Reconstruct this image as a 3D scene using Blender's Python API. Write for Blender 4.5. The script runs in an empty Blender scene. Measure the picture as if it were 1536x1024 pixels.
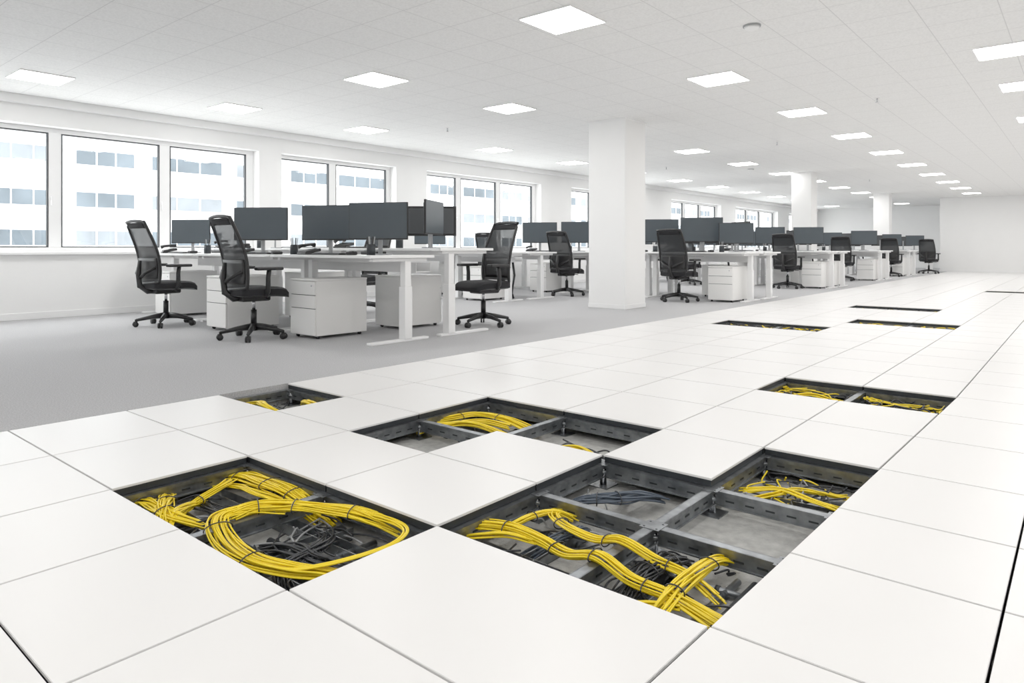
import bpy, bmesh, math, random
from mathutils import Vector, Matrix
random.seed(7)
scene=bpy.context.scene
COL=scene.collection
H=0.85; CEIL=2.66; WX=-9.7

# ---------------- materials ----------------
def mat(name,col,rough=0.5,metal=0.0,noise=0.0,nscale=20,bump=0.0,bscale=200,spec=None):
    m=bpy.data.materials.new(name); m.use_nodes=True
    nt=m.node_tree; b=nt.nodes['Principled BSDF']
    b.inputs['Base Color'].default_value=(*col,1); b.inputs['Roughness'].default_value=rough
    b.inputs['Metallic'].default_value=metal
    if spec is not None: b.inputs['Specular IOR Level'].default_value=spec
    tc=nt.nodes.new('ShaderNodeTexCoord')
    if noise>0:
        n=nt.nodes.new('ShaderNodeTexNoise'); n.inputs['Scale'].default_value=nscale; n.inputs['Detail'].default_value=4
        r=nt.nodes.new('ShaderNodeMapRange'); r.inputs[1].default_value=0.3; r.inputs[2].default_value=0.7
        r.inputs[3].default_value=1-noise; r.inputs[4].default_value=1+noise
        mx=nt.nodes.new('ShaderNodeVectorMath'); mx.operation='SCALE'; mx.inputs[0].default_value=col
        nt.links.new(tc.outputs['Object'],n.inputs['Vector']); nt.links.new(n.outputs['Fac'],r.inputs[0])
        nt.links.new(r.outputs[0],mx.inputs['Scale']); nt.links.new(mx.outputs[0],b.inputs['Base Color'])
    if bump>0:
        n2=nt.nodes.new('ShaderNodeTexNoise'); n2.inputs['Scale'].default_value=bscale
        bp=nt.nodes.new('ShaderNodeBump'); bp.inputs['Strength'].default_value=bump; bp.inputs['Distance'].default_value=0.01
        nt.links.new(tc.outputs['Object'],n2.inputs['Vector']); nt.links.new(n2.outputs['Fac'],bp.inputs['Height'])
        nt.links.new(bp.outputs[0],b.inputs['Normal'])
    return m
M_wall=mat('white_wall_paint',(0.92,0.92,0.915),0.7,noise=0.008,nscale=3)
M_trim=mat('white_trim',(0.92,0.92,0.92),0.45)
M_tile=mat('access_floor_tile_white',(0.86,0.85,0.84),0.34,noise=0.010,nscale=1.2,spec=0.35)
M_carpet=mat('grey_carpet',(0.50,0.50,0.51),0.95,noise=0.20,nscale=130,bump=0.5,bscale=260,spec=0.1)
M_conc=mat('concrete_subfloor',(0.38,0.38,0.365),0.85,noise=0.18,nscale=30,bump=0.3,bscale=120)
M_steel=mat('galvanised_steel',(0.25,0.265,0.28),0.32,0.85,noise=0.3,nscale=25)
M_dark=mat('dark_steel',(0.035,0.04,0.045),0.5,0.5)
M_yel=mat('yellow_cable_jacket',(0.93,0.69,0.008),0.38)
M_blk=mat('black_cable_jacket',(0.018,0.020,0.024),0.4)
M_grc=mat('grey_blue_cable_jacket',(0.06,0.08,0.11),0.5)
M_lgc=mat('light_grey_cable_jacket',(0.30,0.31,0.32),0.45)
M_desk=mat('white_laminate',(0.90,0.90,0.90),0.35)
M_leg=mat('white_powder_coat',(0.90,0.90,0.90),0.4)
M_ped=mat('pedestal_paint',(0.90,0.895,0.88),0.45)
M_plast=mat('black_plastic',(0.009,0.009,0.010),0.45)
M_seat=mat('black_fabric',(0.010,0.010,0.012),0.9,noise=0.2,nscale=200)
M_screen=mat('monitor_screen',(0.055,0.070,0.083),0.32,noise=0.06,nscale=2)
M_back=mat('monitor_back',(0.06,0.065,0.07),0.5)
M_gask=mat('window_gasket',(0.04,0.045,0.05),0.6)
M_chrome=mat('chrome',(0.6,0.6,0.62),0.2,1.0)
M_fac=mat('facade_white',(0.84,0.85,0.86),0.8,noise=0.02,nscale=0.3)
M_fwin=mat('facade_window',(0.115,0.138,0.158),0.5,noise=0.3,nscale=0.35,spec=0.1)
M_fwin2=mat('facade_window_pale',(0.20,0.22,0.24),0.5,noise=0.15,nscale=0.6,spec=0.1)
M_ground=mat('outside_paving',(0.75,0.75,0.74),0.9,noise=0.05,nscale=1)
M_grey=mat('grey_plastic',(0.35,0.36,0.37),0.5)

def mesh_fabric():
    m=bpy.data.materials.new('chair_mesh_fabric'); m.use_nodes=True; nt=m.node_tree
    b=nt.nodes['Principled BSDF']; b.inputs['Base Color'].default_value=(0.014,0.016,0.018,1); b.inputs['Roughness'].default_value=0.7
    tr=nt.nodes.new('ShaderNodeBsdfTransparent'); mx=nt.nodes.new('ShaderNodeMixShader'); mx.inputs[0].default_value=0.94
    nt.links.new(tr.outputs[0],mx.inputs[1]); nt.links.new(b.outputs[0],mx.inputs[2])
    nt.links.new(mx.outputs[0],nt.nodes['Material Output'].inputs[0]); return m
M_mesh=mesh_fabric()
def glass():
    m=bpy.data.materials.new('window_glass'); m.use_nodes=True; nt=m.node_tree
    nt.nodes.remove(nt.nodes['Principled BSDF'])
    tr=nt.nodes.new('ShaderNodeBsdfTransparent'); tr.inputs[0].default_value=(0.97,0.98,0.98,1)
    g=nt.nodes.new('ShaderNodeBsdfGlossy'); g.inputs['Roughness'].default_value=0.02
    mx=nt.nodes.new('ShaderNodeMixShader'); mx.inputs[0].default_value=0.04
    nt.links.new(tr.outputs[0],mx.inputs[1]); nt.links.new(g.outputs[0],mx.inputs[2])
    nt.links.new(mx.outputs[0],nt.nodes['Material Output'].inputs[0]); return m
M_glass=glass()
def emis(name,col,s):
    m=bpy.data.materials.new(name); m.use_nodes=True; nt=m.node_tree
    b=nt.nodes['Principled BSDF']; b.inputs['Base Color'].default_value=(0.9,0.9,0.9,1)
    b.inputs['Emission Color'].default_value=(*col,1); b.inputs['Emission Strength'].default_value=s
    return m
M_led=emis('led_diffuser',(1,0.985,0.965),18.0)
def ceiling_mat():
    c0=(0.92,0.92,0.915)
    m=mat('acoustic_ceiling_tile',c0,0.9,spec=0.1)
    nt=m.node_tree; b=nt.nodes['Principled BSDF']; tc=[n for n in nt.nodes if n.type=='TEX_COORD'][0]
    sp=nt.nodes.new('ShaderNodeSeparateXYZ'); nt.links.new(tc.outputs['Object'],sp.inputs[0])
    outs=[]
    for ax,per in ((0,0.5),(1,0.5)):
        pp=nt.nodes.new('ShaderNodeMath'); pp.operation='PINGPONG'; pp.inputs[1].default_value=per/2
        nt.links.new(sp.outputs[ax],pp.inputs[0])
        lt=nt.nodes.new('ShaderNodeMath'); lt.operation='LESS_THAN'; lt.inputs[1].default_value=0.0035
        nt.links.new(pp.outputs[0],lt.inputs[0]); outs.append(lt)
    mxm=nt.nodes.new('ShaderNodeMath'); mxm.operation='MAXIMUM'
    nt.links.new(outs[0].outputs[0],mxm.inputs[0]); nt.links.new(outs[1].outputs[0],mxm.inputs[1])
    n=nt.nodes.new('ShaderNodeTexNoise'); n.inputs['Scale'].default_value=60; n.inputs['Detail'].default_value=5
    nt.links.new(tc.outputs['Object'],n.inputs['Vector'])
    r=nt.nodes.new('ShaderNodeMapRange'); r.inputs[1].default_value=0.35;r.inputs[2].default_value=0.6;r.inputs[3].default_value=0.92;r.inputs[4].default_value=1.0
    nt.links.new(n.outputs['Fac'],r.inputs[0])
    sc=nt.nodes.new('ShaderNodeVectorMath'); sc.operation='SCALE'; sc.inputs[0].default_value=c0
    nt.links.new(r.outputs[0],sc.inputs['Scale'])
    mx=nt.nodes.new('ShaderNodeMix'); mx.data_type='RGBA'
    nt.links.new(mxm.outputs[0],mx.inputs['Factor']); nt.links.new(sc.outputs[0],mx.inputs['A']); mx.inputs['B'].default_value=(0.72,0.72,0.72,1)
    nt.links.new(mx.outputs['Result'],b.inputs['Base Color'])
    return m
M_ceil=ceiling_mat()

# ---------------- mesh builder ----------------
class MB:
    def __init__(s): s.bm=bmesh.new(); s.mats=[]
    def mi(s,m):
        if m not in s.mats: s.mats.append(m)
        return s.mats.index(m)
    def _merge(s,tb,m,smooth=False,M=None):
        i=s.mi(m)
        if M is not None: bmesh.ops.transform(tb,matrix=M,verts=tb.verts)
        for f in tb.faces: f.material_index=i; f.smooth=smooth
        me=bpy.data.meshes.new('t'); tb.to_mesh(me); tb.free(); s.bm.from_mesh(me); bpy.data.meshes.remove(me)
    def box(s,x0,x1,y0,y1,z0,z1,m,bev=0,M=None,seg=2):
        tb=bmesh.new(); bmesh.ops.create_cube(tb,size=1)
        bmesh.ops.scale(tb,vec=(x1-x0,y1-y0,z1-z0),verts=tb.verts)
        bmesh.ops.translate(tb,vec=((x0+x1)/2,(y0+y1)/2,(z0+z1)/2),verts=tb.verts)
        if bev>0: bmesh.ops.bevel(tb,geom=list(tb.edges),offset=bev,segments=seg,affect='EDGES',profile=0.5)
        s._merge(tb,m,False,M)
    def cyl(s,p0,p1,r0,r1,m,seg=16):
        p0=Vector(p0);p1=Vector(p1);d=p1-p0
        tb=bmesh.new(); bmesh.ops.create_cone(tb,cap_ends=True,segments=seg,radius1=r0,radius2=r1,depth=d.length)
        M=Matrix.Translation((p0+p1)/2)@d.to_track_quat('Z','Y').to_matrix().to_4x4()
        s._merge(tb,m,True,M)
    def tube(s,pts,r,m,closed=False,seg=8):
        pts=[Vector(p) for p in pts]; n=len(pts); tb=bmesh.new(); rings=[]
        for i,p in enumerate(pts):
            a=pts[i-1] if (i>0 or closed) else p; b=pts[(i+1)%n] if (i<n-1 or closed) else p
            t=(b-a).normalized(); up=Vector((0,0,1)) if abs(t.z)<0.95 else Vector((1,0,0))
            u=t.cross(up).normalized(); v=u.cross(t).normalized()
            rr=r[i] if isinstance(r,(list,tuple)) else r
            rings.append([tb.verts.new(p+(u*math.cos(k*2*math.pi/seg)+v*math.sin(k*2*math.pi/seg))*rr) for k in range(seg)])
        for i in range(n if closed else n-1):
            A=rings[i];B=rings[(i+1)%n]
            off=min(range(seg),key=lambda o:(A[0].co-B[o].co).length)
            for k in range(seg):
                tb.faces.new((A[k],A[(k+1)%seg],B[(k+1+off)%seg],B[(k+off)%seg]))
        if not closed:
            tb.faces.new(rings[0][::-1]); tb.faces.new(rings[-1])
        bmesh.ops.recalc_face_normals(tb,faces=tb.faces)
        s._merge(tb,m,True)
    def grid(s,fn,nu,nv,m,thick=0,smooth=True):
        tb=bmesh.new(); V=[[tb.verts.new(fn(i/nu,j/nv)) for j in range(nv+1)] for i in range(nu+1)]
        for i in range(nu):
            for j in range(nv): tb.faces.new((V[i][j],V[i+1][j],V[i+1][j+1],V[i][j+1]))
        bmesh.ops.recalc_face_normals(tb,faces=tb.faces)
        if thick: bmesh.ops.solidify(tb,geom=list(tb.faces),thickness=thick)
        s._merge(tb,m,smooth)
    def prism(s,corners,z0,z1,m):
        tb=bmesh.new(); lo=[tb.verts.new((x,y,z0)) for x,y in corners]; hi=[tb.verts.new((x,y,z1)) for x,y in corners]
        tb.faces.new(hi); tb.faces.new(lo[::-1]); n=len(corners)
        for i in range(n): tb.faces.new((lo[i],lo[(i+1)%n],hi[(i+1)%n],hi[i]))
        s._merge(tb,m)
    def mesh(s,name):
        me=bpy.data.meshes.new(name); s.bm.to_mesh(me); s.bm.free()
        for m in s.mats: me.materials.append(m)
        return me
    def obj(s,name,loc=(0,0,0),rot=0):
        return inst(name,s.mesh(name),loc,rot)
def inst(name,me,loc=(0,0,0),rot=0,scale=1):
    o=bpy.data.objects.new(name,me); COL.objects.link(o); o.location=loc; o.rotation_euler=(0,0,rot)
    o.scale=(scale,)*3 if not isinstance(scale,tuple) else scale
    return o

# ---------------- floor ----------------
FD=-0.125
b=MB(); b.box(WX-0.35,5.4,-4.3,34.3,FD-0.2,FD,M_conc); b.obj('floor')
b=MB(); b.box(WX,-3.863,-4.0,34.0,FD,0.0,M_carpet); b.obj('floor_carpet')

base=[-3.86,-3.26,-2.64,-2.11,-1.53,-1.06,None,-0.15,0.40,0.95,1.5,2.05,2.6,3.15,3.7,4.25,5.1]
def XL(i,y):
    if base[i] is None:
        return -0.652+0.026*(min(max(y,0.4),4.7)-1.477)
    return base[i]
YL=[-4.0,-3.4,-2.85,-2.3,-1.75,-1.2,-0.65,-0.1,0.455,0.96,1.475,1.975,2.42,2.95,3.55,4.12,4.65]
while YL[-1]<28.6: YL.append(round(YL[-1]+0.545,4))
YL[-1]=29.2
def yi(v): return min(range(len(YL)),key=lambda k:abs(YL[k]-v))
openc=set()
def op(i,y): openc.add((i,yi(y)))
op(0,1.975)
op(2,0.96); op(3,0.96)
op(4,1.475); op(5,1.475); op(4,1.975); op(5,1.975); op(5,2.42)
op(2,1.975); op(2,2.42); op(3,2.42)
op(4,4.12); op(5,4.12)
op(1,7.5); op(2,7.5); op(3,8.2); op(4,8.2); op(2,10.9); op(3,10.9); op(4,16.3); op(5,16.3); op(6,19.5); op(5,19.5);op(6,24)
g=0.0033
b=MB()
i_b=base.index(-1.53)
for j in range(len(YL)-1):
    y0,y1=YL[j]+g,YL[j+1]-g
    i=0
    while i<len(base)-1:
        i2=i+1
        if i==i_b and YL[j]<1.4: i2=i+2
        if (i,j) not in openc:
            xa,xb,xc,xd=XL(i,y0)+g,XL(i2,y0)-g,XL(i2,y1)-g,XL(i,y1)+g
            ch=0.0012
            b.prism([(xa,y0),(xb,y0),(xc,y1),(xd,y1)],-0.008,-ch,M_tile)
            b.prism([(xa+ch,y0+ch),(xb-ch,y0+ch),(xc-ch,y1-ch),(xd+ch,y1-ch)],-ch,0.0,M_tile)
            if y0<13: b.prism([(xa+.0015,y0+.0015),(xb-.0015,y0+.0015),(xc-.0015,y1-.0015),(xd+.0015,y1-.0015)],-0.032,-0.008,M_dark)
        i=i2
b.obj('raised_floor_tiles')
# stringers + pedestals around open cells
b=MB(); done=set(); nodes=set()
for (i,j) in openc:
    y0,y1=YL[j],YL[j+1]
    for k in (i,i+1):
        if ('x',k,j) not in done:
            done.add(('x',k,j)); w=0.016
            xa,xb=XL(k,y0),XL(k,y1)
            if k==0: xa+=0.024; xb+=0.024
            b.prism([(xa-w,y0),(xa+w,y0),(xb+w,y1),(xb-w,y1)],-0.037,-0.034,M_steel)
            for sg in (-1,1):
                b.prism([(xa+sg*w-.0015,y0),(xa+sg*w+.0015,y0),(xb+sg*w+.0015,y1),(xb+sg*w-.0015,y1)],-0.048,-0.034,M_steel)
            b.prism([(xa-w*.55,y0),(xa+w*.55,y0),(xb+w*.55,y1),(xb-w*.55,y1)],-0.084,-0.037,M_steel)
            b.prism([(xa-w*.95,y0),(xa+w*.95,y0),(xb+w*.95,y1),(xb-w*.95,y1)],-0.088,-0.084,M_steel)
            for q in range(1,6):
                t=q/6; xx=xa+(xb-xa)*t; yy=y0+(y1-y0)*t
                b.box(xx-w*.55-.0012,xx+w*.55+.0012,yy-.016,yy+.016,-.069,-.063,M_dark)
    for k in (j,j+1):
        if ('y',i,k) not in done:
            done.add(('y',i,k)); y=YL[k]; xa=XL(i,y); xb=XL(i+1,y)
            b.box(xa+.02,xb-.02,y-.016,y+.016,-0.037,-0.034,M_steel)
            for sg in (-1,1): b.box(xa+.02,xb-.02,y+sg*.016-.0015,y+sg*.016+.0015,-0.048,-0.034,M_steel)
            b.box(xa+.02,xb-.02,y-.009,y+.009,-0.084,-0.037,M_steel)
            b.box(xa+.02,xb-.02,y-.015,y+.015,-0.088,-0.084,M_steel)
            for q in range(1,6):
                xx=xa+(xb-xa)*q/6; b.box(xx-.016,xx+.016,y-.0102,y+.0102,-.069,-.063,M_dark)
    for a in (i,i+1):
        for c in (j,j+1): nodes.add((a,c))
for (a,c) in nodes:
    y=YL[c]; x=XL(a,y)+(0.045 if a==0 else 0)
    b.box(x-.034,x+.034,y-.034,y+.034,-0.0335,-0.0325,M_steel)
    for dx in (-.022,.022):
        for dy in (-.022,.022): b.cyl((x+dx,y+dy,-.0325),(x+dx,y+dy,-.0322),.004,.004,M_dark,8)
    b.cyl((x,y,FD),(x,y,-0.037),0.014,0.014,M_chrome,12)
    b.cyl((x,y,-0.075),(x,y,-0.06),0.024,0.024,M_steel,6)
    b.box(x-.045,x+.045,y-.045,y+.045,FD,FD+0.004,M_steel)
b.obj('raised_floor_stringer_frame')

def rails(name,lst):
    b=MB()
    for (x0,y0,x1,y1,kind) in lst:
        d=Vector((x1-x0,y1-y0,0)); L=d.length; ang=math.atan2(d.y,d.x)
        M=Matrix.Translation((x0,y0,FD))@Matrix.Rotation(ang,4,'Z')
        if kind=='c':
            b.cyl((x0,y0,FD+.014),(x1,y1,FD+.014),0.010,0.010,M_steel,12)
            n=int(L/.12)
            for q in range(1,n+1):
                p=Vector((x0,y0,FD+.014))+d*(q/(n+1)); t=d.normalized()*.006
                b.cyl(p-t,p+t,0.0135,0.0135,M_dark,10)
        elif kind=='d':
            b.cyl((x0,y0,FD+.018),(x1,y1,FD+.018),0.012,0.012,M_dark,12)
        else:
            b.box(0,L,-.024,-.021,0,.036,M_steel,M=M); b.box(0,L,.021,.024,0,.036,M_steel,M=M)
            b.box(0,L,-.024,.024,.0,.003,M_steel,M=M)
            n=max(2,int(L/.06))
            for q in range(n): b.box(q*L/n+.01,q*L/n+.030,-.010,.010,.003,.0045,M_dark,M=M)
    b.obj(name)
rails('underfloor_cable_tray',[(-2.60,1.12,-1.57,1.12,'t'),(-2.60,1.32,-1.57,1.34,'t'),(-1.92,.99,-1.92,1.44,'t'),(-1.70,.99,-1.70,1.44,'c'),(-2.42,.99,-2.42,1.44,'c'),(-2.28,.99,-2.25,1.44,'d'),(-1.82,.99,-1.78,1.44,'c'),(-2.05,1.22,-1.57,1.24,'d')])
rails('underfloor_cable_tray',[(-1.49,1.62,-.68,1.60,'t'),(-.92,1.50,-.92,1.94,'t'),(-.78,1.50,-.77,1.94,'c'),(-1.30,1.50,-1.30,1.94,'t'),(-1.49,1.84,-.68,1.86,'c'),(-1.0,2.80,-.66,2.78,'c'),(-1.02,2.6,-.66,2.62,'t'),(-.72,1.5,-.72,1.94,'d')])
rails('underfloor_cable_tray',[(-2.6,2.62,-1.58,2.62,'t'),(-2.3,2.45,-2.3,2.9,'c'),(-3.8,2.2,-3.3,2.2,'t'),(-3.6,2.02,-3.55,2.38,'c')])
rails('underfloor_cable_tray',[(-1.5,4.35,-.62,4.33,'t'),(-1.3,4.16,-1.3,4.6,'c'),(-.85,4.16,-.85,4.6,'c'),(-1.5,4.5,-.62,4.5,'c')])

# ---------------- cables ----------------
def catmull(P,n=8):
    P=[Vector(p) for p in P]; P=[P[0]*2-P[1]]+P+[P[-1]*2-P[-2]]; out=[]
    for i in range(1,len(P)-2):
        for k in range(n):
            t=k/n; a,b_,c,d=P[i-1],P[i],P[i+1],P[i+2]
            out.append(0.5*((2*b_)+(-a+c)*t+(2*a-5*b_+4*c-d)*t*t+(-a+3*b_-3*c+d)*t**3))
    out.append(P[-2]); return out
def newcurve(name,m,r):
    cu=bpy.data.curves.new(name,'CURVE'); cu.dimensions='3D'; cu.bevel_depth=r; cu.bevel_resolution=2; cu.use_fill_caps=True; cu.materials.append(m)
    o=bpy.data.objects.new(name,cu); COL.objects.link(o); return cu
def addspline(cu,pts):
    s=cu.splines.new('POLY'); s.points.add(len(pts)-1)
    for k,p in enumerate(pts): s.points[k].co=(p[0],p[1],p[2],1)
def bundle(cu,P,n=12,w=0.022,h=0.010,fray=0.0,ties=None,tiepos=()):
    C=catmull(P)
    n=int(n*1.3)
    L=len(C)
    T=[(C[min(i+1,L-1)]-C[max(i-1,0)]).normalized() for i in range(L)]
    for s in range(n):
        a=random.random()*2*math.pi; ph=random.random()*6.28; fq=random.uniform(.6,2.2)
        ou=((s+.5)/n*2-1)*w*random.uniform(.95,1.15); ov=h*math.sin(a)*math.sqrt(max(0.1,1-(ou/w)**2 if abs(ou)<w else .1)); pts=[]
        fa=random.uniform(-1,1); fb=random.uniform(-1,1)
        for i,p in enumerate(C):
            t=T[i]; u=t.cross(Vector((0,0,1))).normalized()
            q=i/(L-1); fr=fray*(fa if q<.5 else fb)*(max(0,abs(q-.5)*2-.5))
            sw=.38*w*math.sin(ph+fq*q*6.28)
            z=p.z+ov+.35*h*math.cos(ph+fq*q*5)
            pp=p+u*(ou+sw+fr); pts.append((pp.x,pp.y,max(z,FD+.005)))
        c0=random.randint(0,int(L*.07)); c1=L-random.randint(0,int(L*.07))
        addspline(cu,pts[c0:c1])
    if ties is not None:
        for q in tiepos:
            i=int(q*(L-1)); p=C[i]; t=T[i]; u=t.cross(Vector((0,0,1))).normalized()
            ring=[]
            for k in range(17):
                a=k/16*2*math.pi; v=p+u*math.cos(a)*(w*1.3+.006)+Vector((0,0,1))*math.sin(a)*(h*1.35+.004)
                ring.append((v.x,v.y,v.z))
            addspline(ties,ring)
def tangle(cu,x0,x1,y0,y1,n,z0=FD+.008,z1=FD+.05):
    for _ in range(n):
        k=random.randint(3,4)
        a=random.uniform(0,6.28); cx,cy=random.uniform(x0,x1),random.uniform(y0,y1); P=[]
        for q in range(k+1):
            P.append((min(max(cx,x0),x1),min(max(cy,y0),y1),random.uniform(z0,z1)))
            a+=random.uniform(-.8,.8); st=random.uniform(.06,.14); cx+=math.cos(a)*st; cy+=math.sin(a)*st
        addspline(cu,[tuple(p) for p in catmull(P,7)])

RY=.0026
# pit 1
ties=newcurve('cable_ties',M_blk,.0020)
y=newcurve('network_cable_bundle',M_yel,RY)
bundle(y,[(-2.08,1.32,-.03),(-2.15,1.22,-.020),(-2.15,1.10,-.020),(-2.02,1.055,-.045),(-1.85,1.045,-.05),(-1.72,1.09,-.055),(-1.64,1.17,-.075),(-1.56,1.24,-.11),(-1.48,1.30,-.118)],18,.029,.012,.05,ties,(.12,.32,.50))
bundle(y,[(-1.85,1.045,-.052),(-1.72,1.08,-.05),(-1.665,1.16,-.05),(-1.62,1.28,-.045),(-1.595,1.36,-.035),(-1.625,1.43,-.03),(-1.70,1.45,-.028),(-1.82,1.44,-.028),(-1.95,1.395,-.028),(-2.05,1.34,-.026)],6,.010,.006)
bundle(y,[(-1.52,1.56,-.118),(-1.62,1.52,-.10),(-1.74,1.475,-.055),(-1.86,1.43,-.030),(-1.97,1.38,-.028),(-2.07,1.31,-.024),(-2.14,1.22,-.020),(-2.15,1.13,-.022)],18,.027,.012,.03,ties,(.45,.7))
bundle(y,[(-2.76,1.38,-.11),(-2.68,1.40,-.085),(-2.58,1.42,-.055),(-2.42,1.42,-.045),(-2.26,1.425,-.045),(-2.14,1.44,-.075),(-2.02,1.46,-.11)],22,.034,.012,.04,ties,(.35,.55,.72))
bundle(y,[(-2.70,1.33,-.1),(-2.5,1.35,-.06),(-2.35,1.36,-.055),(-2.2,1.39,-.07),(-2.05,1.43,-.11)],9,.022,.008,.03)
bundle(y,[(-2.46,1.08,-.11),(-2.48,1.16,-.08),(-2.50,1.24,-.06),(-2.55,1.36,-.05)],9,.016,.008,.02,ties,(.5,))
bundle(y,[(-2.74,1.05,-.11),(-2.66,1.055,-.08),(-2.57,1.05,-.055),(-2.45,1.045,-.05),(-2.36,1.07,-.065),(-2.3,1.14,-.1),(-2.27,1.2,-.118)],14,.024,.010,.05,ties,(.3,.55))
bundle(y,[(-2.74,1.20,-.11),(-2.65,1.16,-.08),(-2.56,1.12,-.055),(-2.45,1.06,-.045),(-2.36,1.02,-.065),(-2.28,.98,-.11)],12,.022,.010,.05,ties,(.5,))
bundle(y,[(-2.52,1.24,-.1),(-2.45,1.14,-.065),(-2.38,1.05,-.06),(-2.25,.98,-.11)],8,.014,.008,.04)
k1=newcurve('power_cable_bundle',M_blk,.0030)
bundle(k1,[(-2.6,1.25,-.11),(-2.4,1.22,-.085),(-2.2,1.26,-.10)],10,.02,.008,.02)
bundle(k1,[(-2.38,1.0,-.11),(-2.3,1.2,-.080),(-2.32,1.40,-.1)],12,.024,.008,.02)
bundle(k1,[(-2.02,1.15,-.11),(-1.9,1.2,-.08),(-1.75,1.22,-.085),(-1.62,1.3,-.11)],14,.034,.01,.05)
bundle(k1,[(-2.0,1.38,-.11),(-1.85,1.3,-.08),(-1.8,1.12,-.085),(-1.62,1.03,-.11)],12,.024,.01,.03)
tangle(k1,-2.6,-2.15,1.0,1.44,12); tangle(k1,-2.05,-1.6,1.05,1.42,14)
lg=newcurve('power_cable_bundle',M_lgc,.0030)
tangle(lg,-2.55,-2.15,1.05,1.42,5); tangle(lg,-2.03,-1.62,1.08,1.40,6)
tangle(lg,-1.48,-1.1,1.55,1.9,4); tangle(lg,-1.0,-.72,1.55,1.9,6); tangle(lg,-1.0,-.7,2.5,2.85,7)
tangle(lg,-2.5,-2.15,2.5,2.85,5); tangle(lg,-1.48,-1.2,2.05,2.35,3)
# pit 2
y=newcurve('network_cable_bundle',M_yel,RY)
bundle(y,[(-1.62,1.63,-.08),(-1.52,1.665,-.055),(-1.41,1.70,-.05),(-1.28,1.69,-.05),(-1.17,1.665,-.05),(-1.06,1.655,-.022),(-.95,1.645,-.05),(-.83,1.65,-.06),(-.72,1.66,-.09),(-.60,1.66,-.115)],15,.021,.010,.05,ties,(.2,.4,.55,.72))
bundle(y,[(-1.40,2.06,-.11),(-1.41,1.94,-.07),(-1.36,1.86,-.055),(-1.25,1.81,-.05),(-1.15,1.79,-.045),(-1.06,1.785,-.02),(-.95,1.785,-.045),(-.84,1.785,-.06),(-.74,1.77,-.1)],11,.017,.010,.03,ties,(.3,.55,.8))
bundle(y,[(-1.45,1.66,-.07),(-1.43,1.74,-.05),(-1.43,1.82,-.05),(-1.41,1.92,-.06),(-1.34,1.97,-.09)],8,.014,.009,.02,ties,(.5,))
bundle(y,[(-.80,2.04,-.11),(-.825,1.93,-.06),(-.825,1.80,-.045),(-.83,1.66,-.05),(-.83,1.55,-.07),(-.83,1.42,-.115)],13,.018,.010,.03,ties,(.3,.6))
bundle(y,[(-1.64,1.56,-.11),(-1.5,1.61,-.07),(-1.40,1.66,-.055),(-1.30,1.68,-.06)],6,.012,.008,.02)
bundle(y,[(-1.02,1.56,-.10),(-.92,1.58,-.08),(-.86,1.60,-.07),(-.80,1.63,-.07)],5,.010,.006,.02)
k2=newcurve('power_cable_bundle',M_blk,.0030)
bundle(k2,[(-.93,1.94,-.1),(-.93,1.85,-.060),(-.96,1.70,-.065),(-.94,1.52,-.1)],18,.028,.012,.03,ties,(.4,.6))
bundle(k2,[(-1.04,1.56,-.11),(-.9,1.57,-.085),(-.78,1.55,-.09),(-.68,1.6,-.11)],10,.02,.008,.02)
bundle(k2,[(-.7,1.9,-.11),(-.7,1.75,-.09),(-.71,1.6,-.1),(-.85,1.52,-.11)],6,.01,.006,.01)
tangle(k2,-1.48,-1.1,1.52,1.93,6); tangle(k2,-1.02,-.7,1.52,1.93,9)
k3=newcurve('data_cable_bundle',M_grc,.0034)
bundle(k3,[(-1.30,1.94,-.105),(-1.27,1.88,-.075),(-1.30,1.78,-.08),(-1.34,1.66,-.11)],9,.014,.009,.02)
bundle(k3,[(-1.24,2.36,-.10),(-1.24,2.24,-.055),(-1.29,2.14,-.045),(-1.37,2.08,-.055),(-1.47,2.06,-.10)],16,.026,.012,.08,ties,(.5,.7))
bundle(k3,[(-1.36,2.32,-.11),(-1.31,2.20,-.060),(-1.37,2.12,-.065),(-1.45,2.16,-.11)],8,.015,.008,.06)
y=newcurve('network_cable_bundle',M_yel,.0030)
tangle(y,-1.02,-.68,2.5,2.88,10); bundle(y,[(-1.02,2.5,-.1),(-.9,2.6,-.07),(-.85,2.75,-.08),(-.68,2.82,-.1)],6,.014,.007,.05)
bundle(y,[(-1.04,2.62,-.1),(-.9,2.66,-.07),(-.76,2.62,-.07),(-.64,2.66,-.1)],6,.014,.007,.06)
k=newcurve('power_cable_bundle',M_blk,.0034); tangle(k,-1.02,-.66,2.5,2.9,22)
# pit 3
y=newcurve('network_cable_bundle',M_yel,.0033)
bundle(y,[(-2.74,2.40,-.1),(-2.70,2.48,-.08),(-2.62,2.62,-.06),(-2.56,2.76,-.055),(-2.40,2.80,-.06),(-2.24,2.80,-.08),(-2.15,2.78,-.1)],14,.030,.010,.04,ties,(.4,.65))
bundle(y,[(-2.66,2.42,-.1),(-2.58,2.50,-.07),(-2.5,2.58,-.06),(-2.42,2.68,-.06),(-2.3,2.74,-.08)],14,.030,.010,.04,ties,(.5,))
bundle(y,[(-2.56,2.50,-.09),(-2.48,2.53,-.05),(-2.36,2.58,-.05),(-2.2,2.62,-.09)],10,.020,.010,.03)
bundle(y,[(-1.95,2.5,-.1),(-1.85,2.6,-.07),(-1.75,2.62,-.07),(-1.6,2.55,-.1)],6,.012,.007,.04)
k=newcurve('power_cable_bundle',M_blk,.004); tangle(k,-2.5,-2.15,2.46,2.88,12); tangle(k,-2.0,-1.6,2.47,2.75,14)
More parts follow.
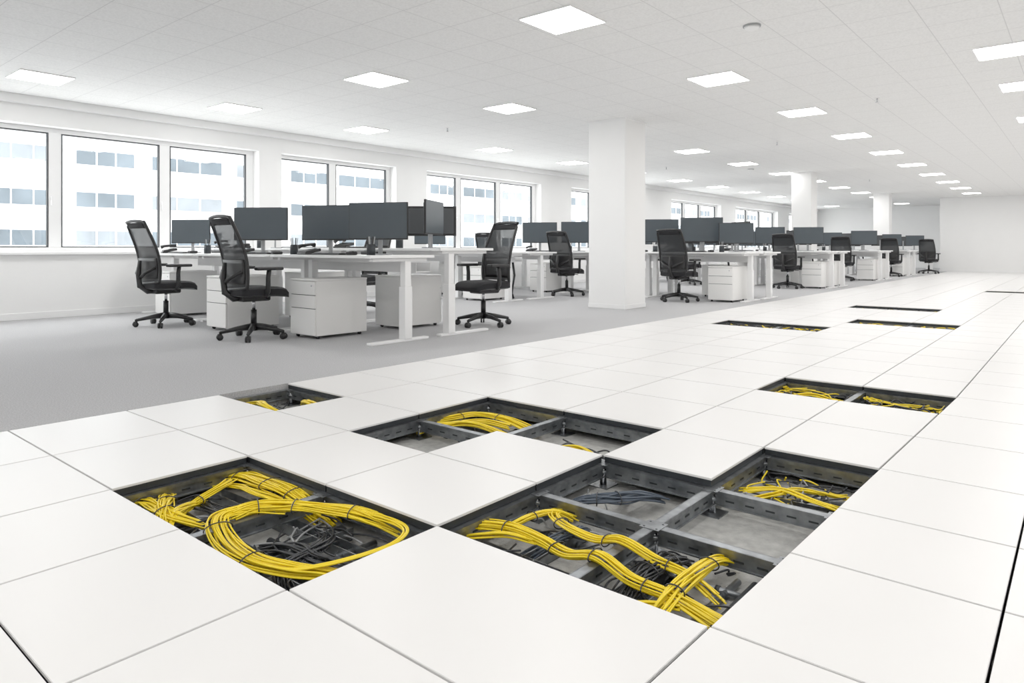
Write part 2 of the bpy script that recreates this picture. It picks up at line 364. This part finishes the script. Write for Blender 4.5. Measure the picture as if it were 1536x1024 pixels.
# pit 0
y=newcurve('network_cable_bundle',M_yel,.0040)
bundle(y,[(-3.83,2.12,-.08),(-3.7,2.14,-.05),(-3.6,2.12,-.05),(-3.5,2.16,-.09)],10,.022,.008,.04)
bundle(y,[(-3.62,2.38,-.09),(-3.52,2.33,-.05),(-3.40,2.31,-.05),(-3.3,2.3,-.09)],10,.022,.008,.04)
k=newcurve('power_cable_bundle',M_blk,.004); tangle(k,-3.8,-3.32,2.03,2.38,12)
# pit 4
y=newcurve('network_cable_bundle',M_yel,.0036)
tangle(y,-1.5,-1.1,4.18,4.60,17,-.08,-.045); tangle(y,-1.02,-.62,4.18,4.60,15,-.08,-.045)
bundle(y,[(-1.5,4.4,-.1),(-1.3,4.42,-.05),(-1.12,4.38,-.07)],6,.02,.008,.05)
k=newcurve('power_cable_bundle',M_blk,.0045); tangle(k,-1.5,-1.1,4.16,4.6,26,FD+.01,-.05); tangle(k,-1.02,-.62,4.16,4.6,32,FD+.01,-.045)
# far pits
y=newcurve('network_cable_bundle',M_yel,.006); k=newcurve('power_cable_bundle',M_blk,.006)
for (i,j) in openc:
    if YL[j]>6:
        x0,x1=XL(i,YL[j])+.04,XL(i+1,YL[j])-.04
        tangle(y,x0,x1,YL[j]+.12,YL[j+1]-.05,9,-.065,-.035); tangle(k,x0,x1,YL[j]+.06,YL[j+1]-.03,16,-.07,-.03)

# ---------------- room shell ----------------
b=MB(); b.box(WX-0.35,5.4,-4.3,34.3,CEIL,CEIL+0.2,M_ceil); b.obj('ceiling')
ZS,ZT=0.80,2.34
openings=[(-2.9,-0.3,[(-2.8,-1.65),(-1.55,-0.4)]),
 (0.25,5.6,[(0.37,1.58),(1.72,2.87),(3.01,4.20),(4.34,5.48)]),
 (5.98,8.32,[(6.06,6.98),(7.12,8.22)]),
 (9.08,12.68,[(9.2,10.04),(10.18,11.28),(11.42,12.55)]),
 (13.9,17.5,[(14.0,14.95),(15.1,16.2),(16.34,17.4)]),
 (19.2,22.9,[(19.3,20.3),(20.44,21.5),(21.64,22.8)]),
 (24.2,28.6,[(24.3,25.6),(25.75,26.95),(27.1,28.5)]),
 (30.0,33.2,[(30.1,31.5),(31.65,33.1)])]
b=MB(); XO=WX-0.35
b.box(XO,WX,-4.0,34.0,FD,ZS,M_wall); b.box(XO,WX,-4.0,34.0,ZT,CEIL,M_wall)
prev=-4.0
for (a,c,_) in openings:
    b.box(XO,WX,prev,a,ZS,ZT,M_wall); prev=c
b.box(XO,WX,prev,34.0,ZS,ZT,M_wall)
b.obj('wall_left')
for n,(a,c,panes) in enumerate(openings):
    b=MB(); xf0,xf1=WX-0.24,WX-0.17
    b.box(xf0,xf1,a,c,ZS,ZS+.06,M_trim,.004); b.box(xf0,xf1,a,c,ZT-.06,ZT,M_trim,.004)
    edges=[a]+[v for p in panes for v in p]+[c]
    for q in range(0,len(edges),2): b.box(xf0,xf1,edges[q],edges[q+1],ZS+.06,ZT-.06,M_trim,.004)
    for (p,r) in panes:
        z0,z1=ZS+.06,ZT-.06; t=.014
        b.box(xf0+.02,xf1+.002,p,p+t,z0,z1,M_gask); b.box(xf0+.02,xf1+.002,r-t,r,z0,z1,M_gask)
        b.box(xf0+.02,xf1+.002,p+t,r-t,z0,z0+t,M_gask); b.box(xf0+.02,xf1+.002,p+t,r-t,z1-t,z1,M_gask)
        b.box(xf0+.03,xf0+.036,p+t,r-t,z0+t,z1-t,M_glass)
        b.box(xf1,xf1+.03,r+.02,r+.045,1.45,1.49,M_trim,.004); b.box(xf1+.02,xf1+.035,r+.023,r+.042,1.38,1.49,M_trim,.004)
    b.obj('window_%d'%(n+1))
b=MB(); b.box(WX,WX+0.05,-4.0,34.0,ZS-.03,ZS,M_trim,.004)
for (a,c,_) in openings: b.box(WX-.17,WX+.0,a+.002,c-.002,ZS,ZS+.012,M_trim)
b.obj('trim_1')
b=MB(); b.box(WX,WX+0.09,-4.0,34.0,CEIL-.10,CEIL,M_wall,.003); b.obj('trim_2')
b=MB(); b.box(WX,WX+0.014,-4.0,34.0,0,.08,M_trim,.003); b.obj('baseboard_left')
b=MB(); b.box(-4.1,5.4,29.2,29.5,FD,CEIL,M_wall); b.box(-4.1,-3.8,29.5,34.0,FD,CEIL,M_wall); b.box(WX-.35,-3.8,34.0,34.3,FD,CEIL,M_wall)
b.obj('wall_back')
b=MB(); b.box(-4.1,5.1,29.186,29.2,0,.08,M_trim); b.box(-4.114,-4.1,29.186,34.0,0,.08,M_trim); b.box(WX+.02,-4.12,33.986,34.0,0,.08,M_trim); b.obj('baseboard_back')
b=MB(); b.box(5.1,5.4,-4.0,29.2,FD,CEIL,M_wall); b.obj('wall_right')
b=MB(); b.box(WX-.35,5.4,-4.3,-4.0,FD,CEIL,M_wall); b.obj('wall_front')
for (x0,x1,y0,y1) in [(-5.51,-4.91,8.33,8.90),(-5.46,-5.0,17.05,17.5),(-5.45,-4.98,25.3,25.75)]:
    b=MB(); b.box(x0,x1,y0,y1,0,CEIL,M_wall,.006); b.box(x0-.006,x1+.006,y0-.006,y1+.006,0,.06,M_trim,.003)
    b.box(x0-.012,x1+.012,y0-.012,y1+.012,CEIL-.02,CEIL,M_trim)
    b.obj('structural_column')
# ceiling lights
b=MB(); s=.25
b.box(-s,s,-s,s,-.012,0,M_trim,.002); q=s-.010
b.grid(lambda u,v:(-q+2*q*v,-q+2*q*u,-.0130),1,1,M_led,smooth=False)
LM=b.mesh('ceiling_light_panel')
lights=[(-8.5,2.4),(-3.19,4.45),(-5.85,4.74),(-8.45,4.53),(-8.45,6.65),(-5.73,6.82),(-3.02,7.06),(-.55,7.72),(-.5,4.6),(2.2,4.6),(2.2,7.2)]
for yv in [9.5,12,14.5,17.0,19.5,22,24.5,27]:
    for xv in (-8.35,-5.65,-2.9,-.5,2.2): lights.append((xv,yv))
for xv in (-8.4,-5.75): lights.append((xv,31.5))
for yv in (-2.6,-.2,2.1):
    for xv in (-.5,2.2): lights.append((xv,yv))
lights+= [(-3.0,-2.6),(-5.75,-2.6),(-8.5,-2.6),(-3,-.2),(-8.5,-.2)]
for (xv,yv) in lights: inst('ceiling_light_panel',LM,(xv,yv,CEIL))
b=MB(); b.cyl((0,0,-.012),(0,0,0),.07,.07,M_grey,32); b.cyl((0,0,-.03),(0,0,-.012),.05,.062,M_trim,32)
SD=b.mesh('smoke_detector'); inst('smoke_detector',SD,(-2.09,5.55,CEIL)); inst('smoke_detector',SD,(-5.9,15.6,CEIL))
b=MB(); b.cyl((0,0,-.004),(0,0,0),.03,.03,M_trim,20); b.cyl((0,0,-.05),(0,0,-.004),.008,.01,M_chrome,10); b.cyl((0,0,-.053),(0,0,-.05),.02,.02,M_chrome,16)
SP=b.mesh('fire_sprinkler')
for (xv,yv) in [(-7.4,7.35),(-4.05,11.9),(-1.94,9.2),(-4.4,20),(-7.2,14)]: inst('fire_sprinkler',SP,(xv,yv,CEIL-.001))

# ---------------- outside ----------------
b=MB(); FX=-50.0
b.box(FX-10,FX,-30,160,-4,30,M_fac)
for zc in (-1.3,1.5,4.0,6.75,9.4,12.1,14.8,17.5,20.2):
    yv=-26.0; n=0
    while yv<155:
        w=3.5 if n%3 else 5.0
        b.box(FX-.02,FX+.02,yv,yv+w,zc-.48,zc+.48,M_fwin if (n*7+int(zc*3))%3 else M_fwin2)
        for q in range(1,3): b.box(FX+.02,FX+.06,yv+w*q/3-.04,yv+w*q/3+.04,zc-.48,zc+.48,M_fac)
        b.box(FX+.0,FX+.12,yv-.1,yv+w+.1,zc-.56,zc-.48,M_fac)
        yv+=w+1.2; n+=1
b.obj('office_building_exterior')
b=MB(); b.box(-50,-12,-60,200,-4.2,-4,M_ground); b.obj('outside_ground')

# ---------------- office chair ----------------
def chair_mesh():
    b=MB()
    for k in range(5):
        a=math.radians(90+72*k+18); c,s_=math.cos(a),math.sin(a)
        b.tube([(c*.03,s_*.03,.115),(c*.14,s_*.14,.105),(c*.30,s_*.30,.075)],[.034,.025,.016],M_plast,seg=8)
        x,y_=c*.305,s_*.305
        b.cyl((x,y_,.05),(x,y_,.085),.008,.008,M_plast,8)
        t=Vector((-s_,c,0))
        for sg in (-1,1):
            p=Vector((x,y_,.030))+t*(.014*sg); b.cyl(p-t*.009,p+t*.009,.030,.030,M_plast,16)
        b.box(-.02,.02,-.012,.012,.045,.062,M_plast,.004,M=Matrix.Translation((x,y_,0))@Matrix.Rotation(a,4,'Z'))
    b.cyl((0,0,.08),(0,0,.15),.045,.035,M_plast,20)
    b.cyl((0,0,.15),(0,0,.28),.028,.028,M_plast,16); b.cyl((0,0,.28),(0,0,.40),.016,.016,M_chrome,16)
    b.box(-.10,.10,-.16,.13,.365,.42,M_plast,.018)
    b.cyl((.09,.05,.40),(.22,.05,.39),.006,.006,M_plast,8)
    def seat(top):
        def f(u,v):
            x=(u-.5)*2; y_=(v-.5)*2
            sx=.26*(1-.07*max(0,y_)**2-.05*max(0,-y_))
            X=x*sx*(1-.10*abs(y_)**5); Y=y_*.262*(1-.12*abs(x)**5)+.02
            edge=max(abs(x),abs(y_))**6
            fall=-.045*max(0,y_)**4
            if top: Z=.505+.012*x*x-.028*edge+fall
            else: Z=.410+.02*edge+fall*.7
            return (X,Y,Z)
        return f
    b.grid(seat(True),14,14,M_seat); b.grid(seat(False),14,14,M_plast)
    def skirt(u,v):
        a=u*4; e=int(a)%4; t=a-int(a)
        P=[(t,0),(1,t),(1-t,1),(0,1-t)][e]
        A=Vector(seat(True)(*P)); B=Vector(seat(False)(*P)); return tuple(A.lerp(B,v))
    b.grid(skirt,56,1,M_seat)
    def back(u,v):
        z=.50+v*.66
        w=.235+.015*math.sin(v*math.pi)-.025*v
        x=(u-.5)*2*w
        yb=-.235+.035*math.sin(v*math.pi*1.15+.2)-.10*v**1.5
        yb+=.045*((u-.5)*2)**2*(1-.5*v)
        return (x,yb,z)
    b.grid(lambda u,v:back(u*.96+.02,v*.97+.015),14,20,M_mesh)
    fr=[]
    N=16
    for i in range(N+1): fr.append(back(0,i/N))
    for i in range(1,8): 
        p=back(i/8,1); fr.append((p[0],p[1],p[2]+.012*math.sin(i/8*math.pi)))
    for i in range(N+1): fr.append(back(1,1-i/N))
    for i in range(1,8):
        p=back(1-i/8,0); fr.append((p[0],p[1],p[2]-.02*math.sin(i/8*math.pi)))
    b.tube(fr,.017,M_plast,closed=True,seg=8)
    b.grid(lambda u,v:(lambda p:(p[0],p[1]+.006,p[2]))(back(.03+u*.94,.90+v*.09)),10,3,M_seat,.012)
    b.grid(lambda u,v:(lambda p:(p[0],p[1]-.014,p[2]))(back(.05+u*.90,.06+v*.34)),12,6,M_plast,.014)
    b.tube([(0,-.08,.40),(0,-.20,.40),(0,-.285,.46),(0,-.30,.58),(0,-.285,.74)],[.035,.035,.032,.028,.02],M_plast,seg=8)
    for sg in (-1,1):
        b.tube([(0,-.29,.55),(sg*.10,-.275,.60),(sg*.205,-.215,.66)],[.022,.018,.014],M_plast,seg=8)
        b.tube([(sg*.15,.0,.425),(sg*.26,.0,.43),(sg*.285,.0,.47),(sg*.285,.0,.60),(sg*.285,.01,.675)],[.022,.022,.024,.022,.022],M_plast,seg=8)
        b.box(sg*.285-.045,sg*.285+.045,-.12,.14,.668,.70,M_plast,.012,seg=3)
    return b.mesh('office_chair')
CH=chair_mesh()
D=math.radians
for (x,y_,r) in [(-7.78,3.38,2),(-6.02,3.42,-3),(-5.10,5.62,170),(-7.15,10.1,0),(-5.0,10.15,-2),(-4.85,14.9,0),(-4.5,23.15,0),(-4.05,26.6,-5),
                 (-7.4,5.8,185),(-7.1,14.9,0),(-4.9,19.35,5),(-8.9,10.1,8)]:
    inst('office_chair',CH,(x,y_,0),D(r),.97)

# ---------------- bench desks ----------------
zA=.785
def bench(x0,x1,y0,za=zA,zb=zA,dep=.76,gap=.08,n=3,inn=(.0,.0)):
    b=MB(); W=(x1-x0)/n
    rows=((y0,y0+dep,za,inn[0]),(y0+dep+gap,y0+2*dep+gap,zb,-inn[1]))
    for ri,(ya,yb,z,sh) in enumerate(rows):
        ym=(ya+yb)/2+sh
        for k in range(n):
            b.box(x0+k*W+.004,x0+(k+1)*W-.004,ya,yb,z-.025,z,M_desk,.003)
            b.box(x0+k*W+.10,x0+(k+1)*W-.10,ym-.03,ym+.03,z-.07,z-.027,M_leg,.003)
        for k in range(n+1):
            xs=[x0+.07] if k==0 else [x1-.07] if k==n else [x0+k*W-.07,x0+k*W+.07]
            for x in xs:
                b.box(x-.035,x+.035,ya+.04,yb-.04,0,.022,M_leg,.004)
                b.box(x-.042,x+.042,ym-.045,ym+.045,.022,.50,M_leg,.004)
                b.box(x-.034,x+.034,ym-.036,ym+.036,.50,z-.05,M_leg,.003)
                b.box(x-.025,x+.025,ya+.06,yb-.06,z-.055,z-.027,M_leg,.003)
    yc=y0+dep+gap/2; z=min(za,zb)
    b.box(x0+.2,x1-.2,yc-.09,yc+.09,z-.17,z-.16,M_leg); b.box(x0+.2,x1-.2,yc-.095,yc-.09,z-.17,z-.08,M_leg); b.box(x0+.2,x1-.2,yc+.09,yc+.095,z-.17,z-.08,M_leg)
    for k in range(n):
        xx=x0+(k+.5)*W+.3
        b.tube([(xx,yc,z-.17),(xx+.02,yc+.02,.4),(xx-.02,yc,.1),(xx,yc+.02,0.01)],.018,M_plast)
    b.obj('bench_desk')
bench(-9.5,-4.72,3.76,zA,.85,inn=(.08,.20))
bench(-9.5,-7.0,8.0,n=2)
bench(-9.5,-4.05,10.5)
bench(-9.4,-4.1,15.25)
bench(-9.4,-4.1,19.75)
bench(-9.4,-4.1,23.5)
bench(-9.4,-4.15,27.0)

def mon_mesh():
    b=MB(); w,h=.31,.185; z0=.15
    b.box(-w,w,-.010,.012,z0,z0+2*h,M_plast,.004)
    b.box(-w+.007,w-.007,-.0125,-.0095,z0+.014,z0+2*h-.007,M_screen)
    b.box(-w+.03,w-.03,.012,.03,z0+.03,z0+2*h-.03,M_back,.010)
    b.box(-.06,.06,.03,.05,z0+.10,z0+.22,M_back,.006)
    b.box(-.022,.022,.045,.065,.012,z0+.20,M_grey,.005)
    b.box(-.11,.11,-.03,.10,0,.012,M_grey,.005)
    return b.mesh('computer_monitor')
MM=mon_mesh()
def mon(x,y_,z,r,s=1): inst('computer_monitor',MM,(x,y_,z+.0005),D(r),s)
mon(-8.98,4.22,zA,36,.84); mon(-7.27,4.22,zA,36,1.02); mon(-5.98,4.22,zA,24,.97); mon(-5.18,4.22,zA,28,.96)
mon(-4.98,4.76,.85,118,.90); mon(-5.38,5.1,.85,222,.86); mon(-6.75,5.0,.85,205,.66); mon(-8.1,4.95,.85,165,.78)
mon(-9.0,8.5,zA,36,.9)
for (x,r,s) in [(-8.45,34,1.12),(-7.50,34,1.10),(-5.80,32,1.1),(-5.0,30,1.12),(-4.4,40,.92),(-6.7,30,1.1)]: mon(x,11.0,zA,r,s)
for (x,r) in [(-5.3,215),(-4.6,140)]: mon(x,11.7,zA,r,1.0)
for yb in (15.25,19.75,23.5,27.0):
    for k,x in enumerate([-8.8,-8.1,-7.2,-6.5,-5.5,-4.6]): mon(x+random.uniform(-.1,.1),yb+.55,zA,25+random.uniform(-10,16),random.uniform(.92,1.1))
    for k,x in enumerate([-8.2,-6.8,-5.1]): mon(x,yb+1.2,zA,180+random.uniform(-35,35),.92)

def ped_mesh():
    b=MB(); w,d,h=.20,.30,.56
    b.box(-w,w,-d+.018,d,.03,h-.018,M_ped,.004); b.box(-w-.003,w+.003,-d,d+.003,h-.018,h,M_ped,.004)
    zs=[.035,.285,.41,h-.022]
    for a,c in zip(zs[:-1],zs[1:]):
        b.box(-w+.002,w-.002,-d,-d+.016,a+.003,c-.003,M_ped,.003)
    for zc in zs[1:3]: b.box(-w+.01,w-.01,-d+.006,-d+.0175,zc-.0035,zc+.0035,M_dark)
    b.cyl((w-.05,-d-.003,h-.06),(w-.05,-d,h-.06),.009,.009,M_chrome,12)
    for sx in (-1,1):
        for sy in (-1,1): b.cyl((sx*(w-.04)-.01,sy*(d-.06),.017),(sx*(w-.04)+.01,sy*(d-.06),.017),.017,.017,M_plast,12)
    return b.mesh('drawer_pedestal')
PM=ped_mesh()
for (x,y_,r) in [(-6.90,3.80,0),(-5.68,4.02,0),(-5.68,5.05,180),(-8.85,4.1,0),(-7.35,5.0,180),(-7.65,8.45,0),(-8.98,9.2,180),(-6.4,10.85,0),(-8.15,10.85,0),(-4.43,10.72,0),(-5.0,11.75,180),
                 (-4.46,15.5,0),(-4.46,16.5,180),(-6.25,15.5,0),(-5.4,16.5,180),(-4.46,20.1,0),(-4.46,21.0,180),(-6.25,20.1,0),(-4.46,23.8,0),(-4.46,24.75,180),(-6.2,23.8,0)]:
    inst('drawer_pedestal',PM,(x,y_,0),D(r))

b=MB(); b.box(-.22,.22,-.065,.065,0,.014,M_plast,.004)
for r_ in range(5):
    for c_ in range(15): b.box(-.21+c_*.028,-.21+c_*.028+.024,-.055+r_*.0225,-.055+r_*.0225+.019,.014,.019,M_dark)
KM=b.mesh('computer_keyboard')
b=MB(); b.box(-.03,.03,-.055,.055,0,.032,M_plast,.014,seg=3); b.box(-.004,.004,.01,.03,.03,.035,M_dark); MS=b.mesh('computer_mouse')
b=MB()
b.box(-.09,.09,-.09,.09,0,.02,M_plast,.006); b.box(-.085,.085,-.07,.09,.02,.05,M_plast,.008,M=Matrix.Rotation(.18,4,'X'))
b.box(-.02,.07,-.0,.06,.05,.056,M_screen,.002,M=Matrix.Rotation(.18,4,'X'))
b.tube([(-.06,-.09,.075),(-.06,-.05,.09),(-.06,.04,.10),(-.06,.09,.095)],[.022,.015,.015,.022],M_plast); PH=b.mesh('desk_phone')
b=MB()
b.cyl((0,0,0),(0,0,.10),.04,.04,M_dark,20)
for q in range(6):
    a=q*1.05; b.cyl((math.cos(a)*.015,math.sin(a)*.015,.02),(math.cos(a)*.035,math.sin(a)*.035,.17),.004,.004,M_grey if q%2 else M_plast,8)
PP=b.mesh('pen_holder')
b=MB(); b.box(-.13,.13,-.06,.06,0,.03,M_plast,.006); b.box(-.10,.10,-.04,.04,.03,.05,M_grey,.005); DK=b.mesh('docking_station')
def deskset(yb,xs,z=zA,dock=False):
    z+=.0005
    for x in xs:
        inst('computer_keyboard',KM,(x+.0,yb+.15,z),D(random.uniform(-6,6)))
        inst('computer_mouse',MS,(x+.32,yb+.15,z),D(random.uniform(-15,15)))
        inst('desk_phone',PH,(x-.42,yb+.20,z),D(random.uniform(-20,30)))
        inst('pen_holder',PP,(x+.45,yb+.27,z))
        if dock: inst('docking_station',DK,(x+.0,yb+.66,z),D(random.uniform(-5,5)))
deskset(3.76,[-8.6,-6.75,-5.50],dock=True); deskset(4.62,[-8.9,-6.1],.85)
deskset(10.5,[-8.0,-6.2,-5.0]); deskset(15.25,[-7.7,-6.0]); deskset(19.75,[-6.0])

# ---------------- world, camera ----------------
w=bpy.data.worlds.new('overcast_sky'); scene.world=w; w.use_nodes=True
bg=w.node_tree.nodes['Background']; bg.inputs[0].default_value=(0.985,0.995,1,1); bg.inputs[1].default_value=5.0
cam=bpy.data.cameras.new('camera'); co=bpy.data.objects.new('camera',cam); COL.objects.link(co)
co.location=(0,0,H); co.rotation_euler=(math.radians(90),0,math.radians(39.84))
cam.sensor_width=36; cam.sensor_fit='HORIZONTAL'; cam.lens=36*1033/1536; cam.shift_y=-140/1536
cam.clip_start=.05; cam.clip_end=500
scene.camera=co
scene.view_settings.view_transform='Standard'; scene.view_settings.look='None'
scene.view_settings.exposure=0.08; scene.view_settings.gamma=1.15
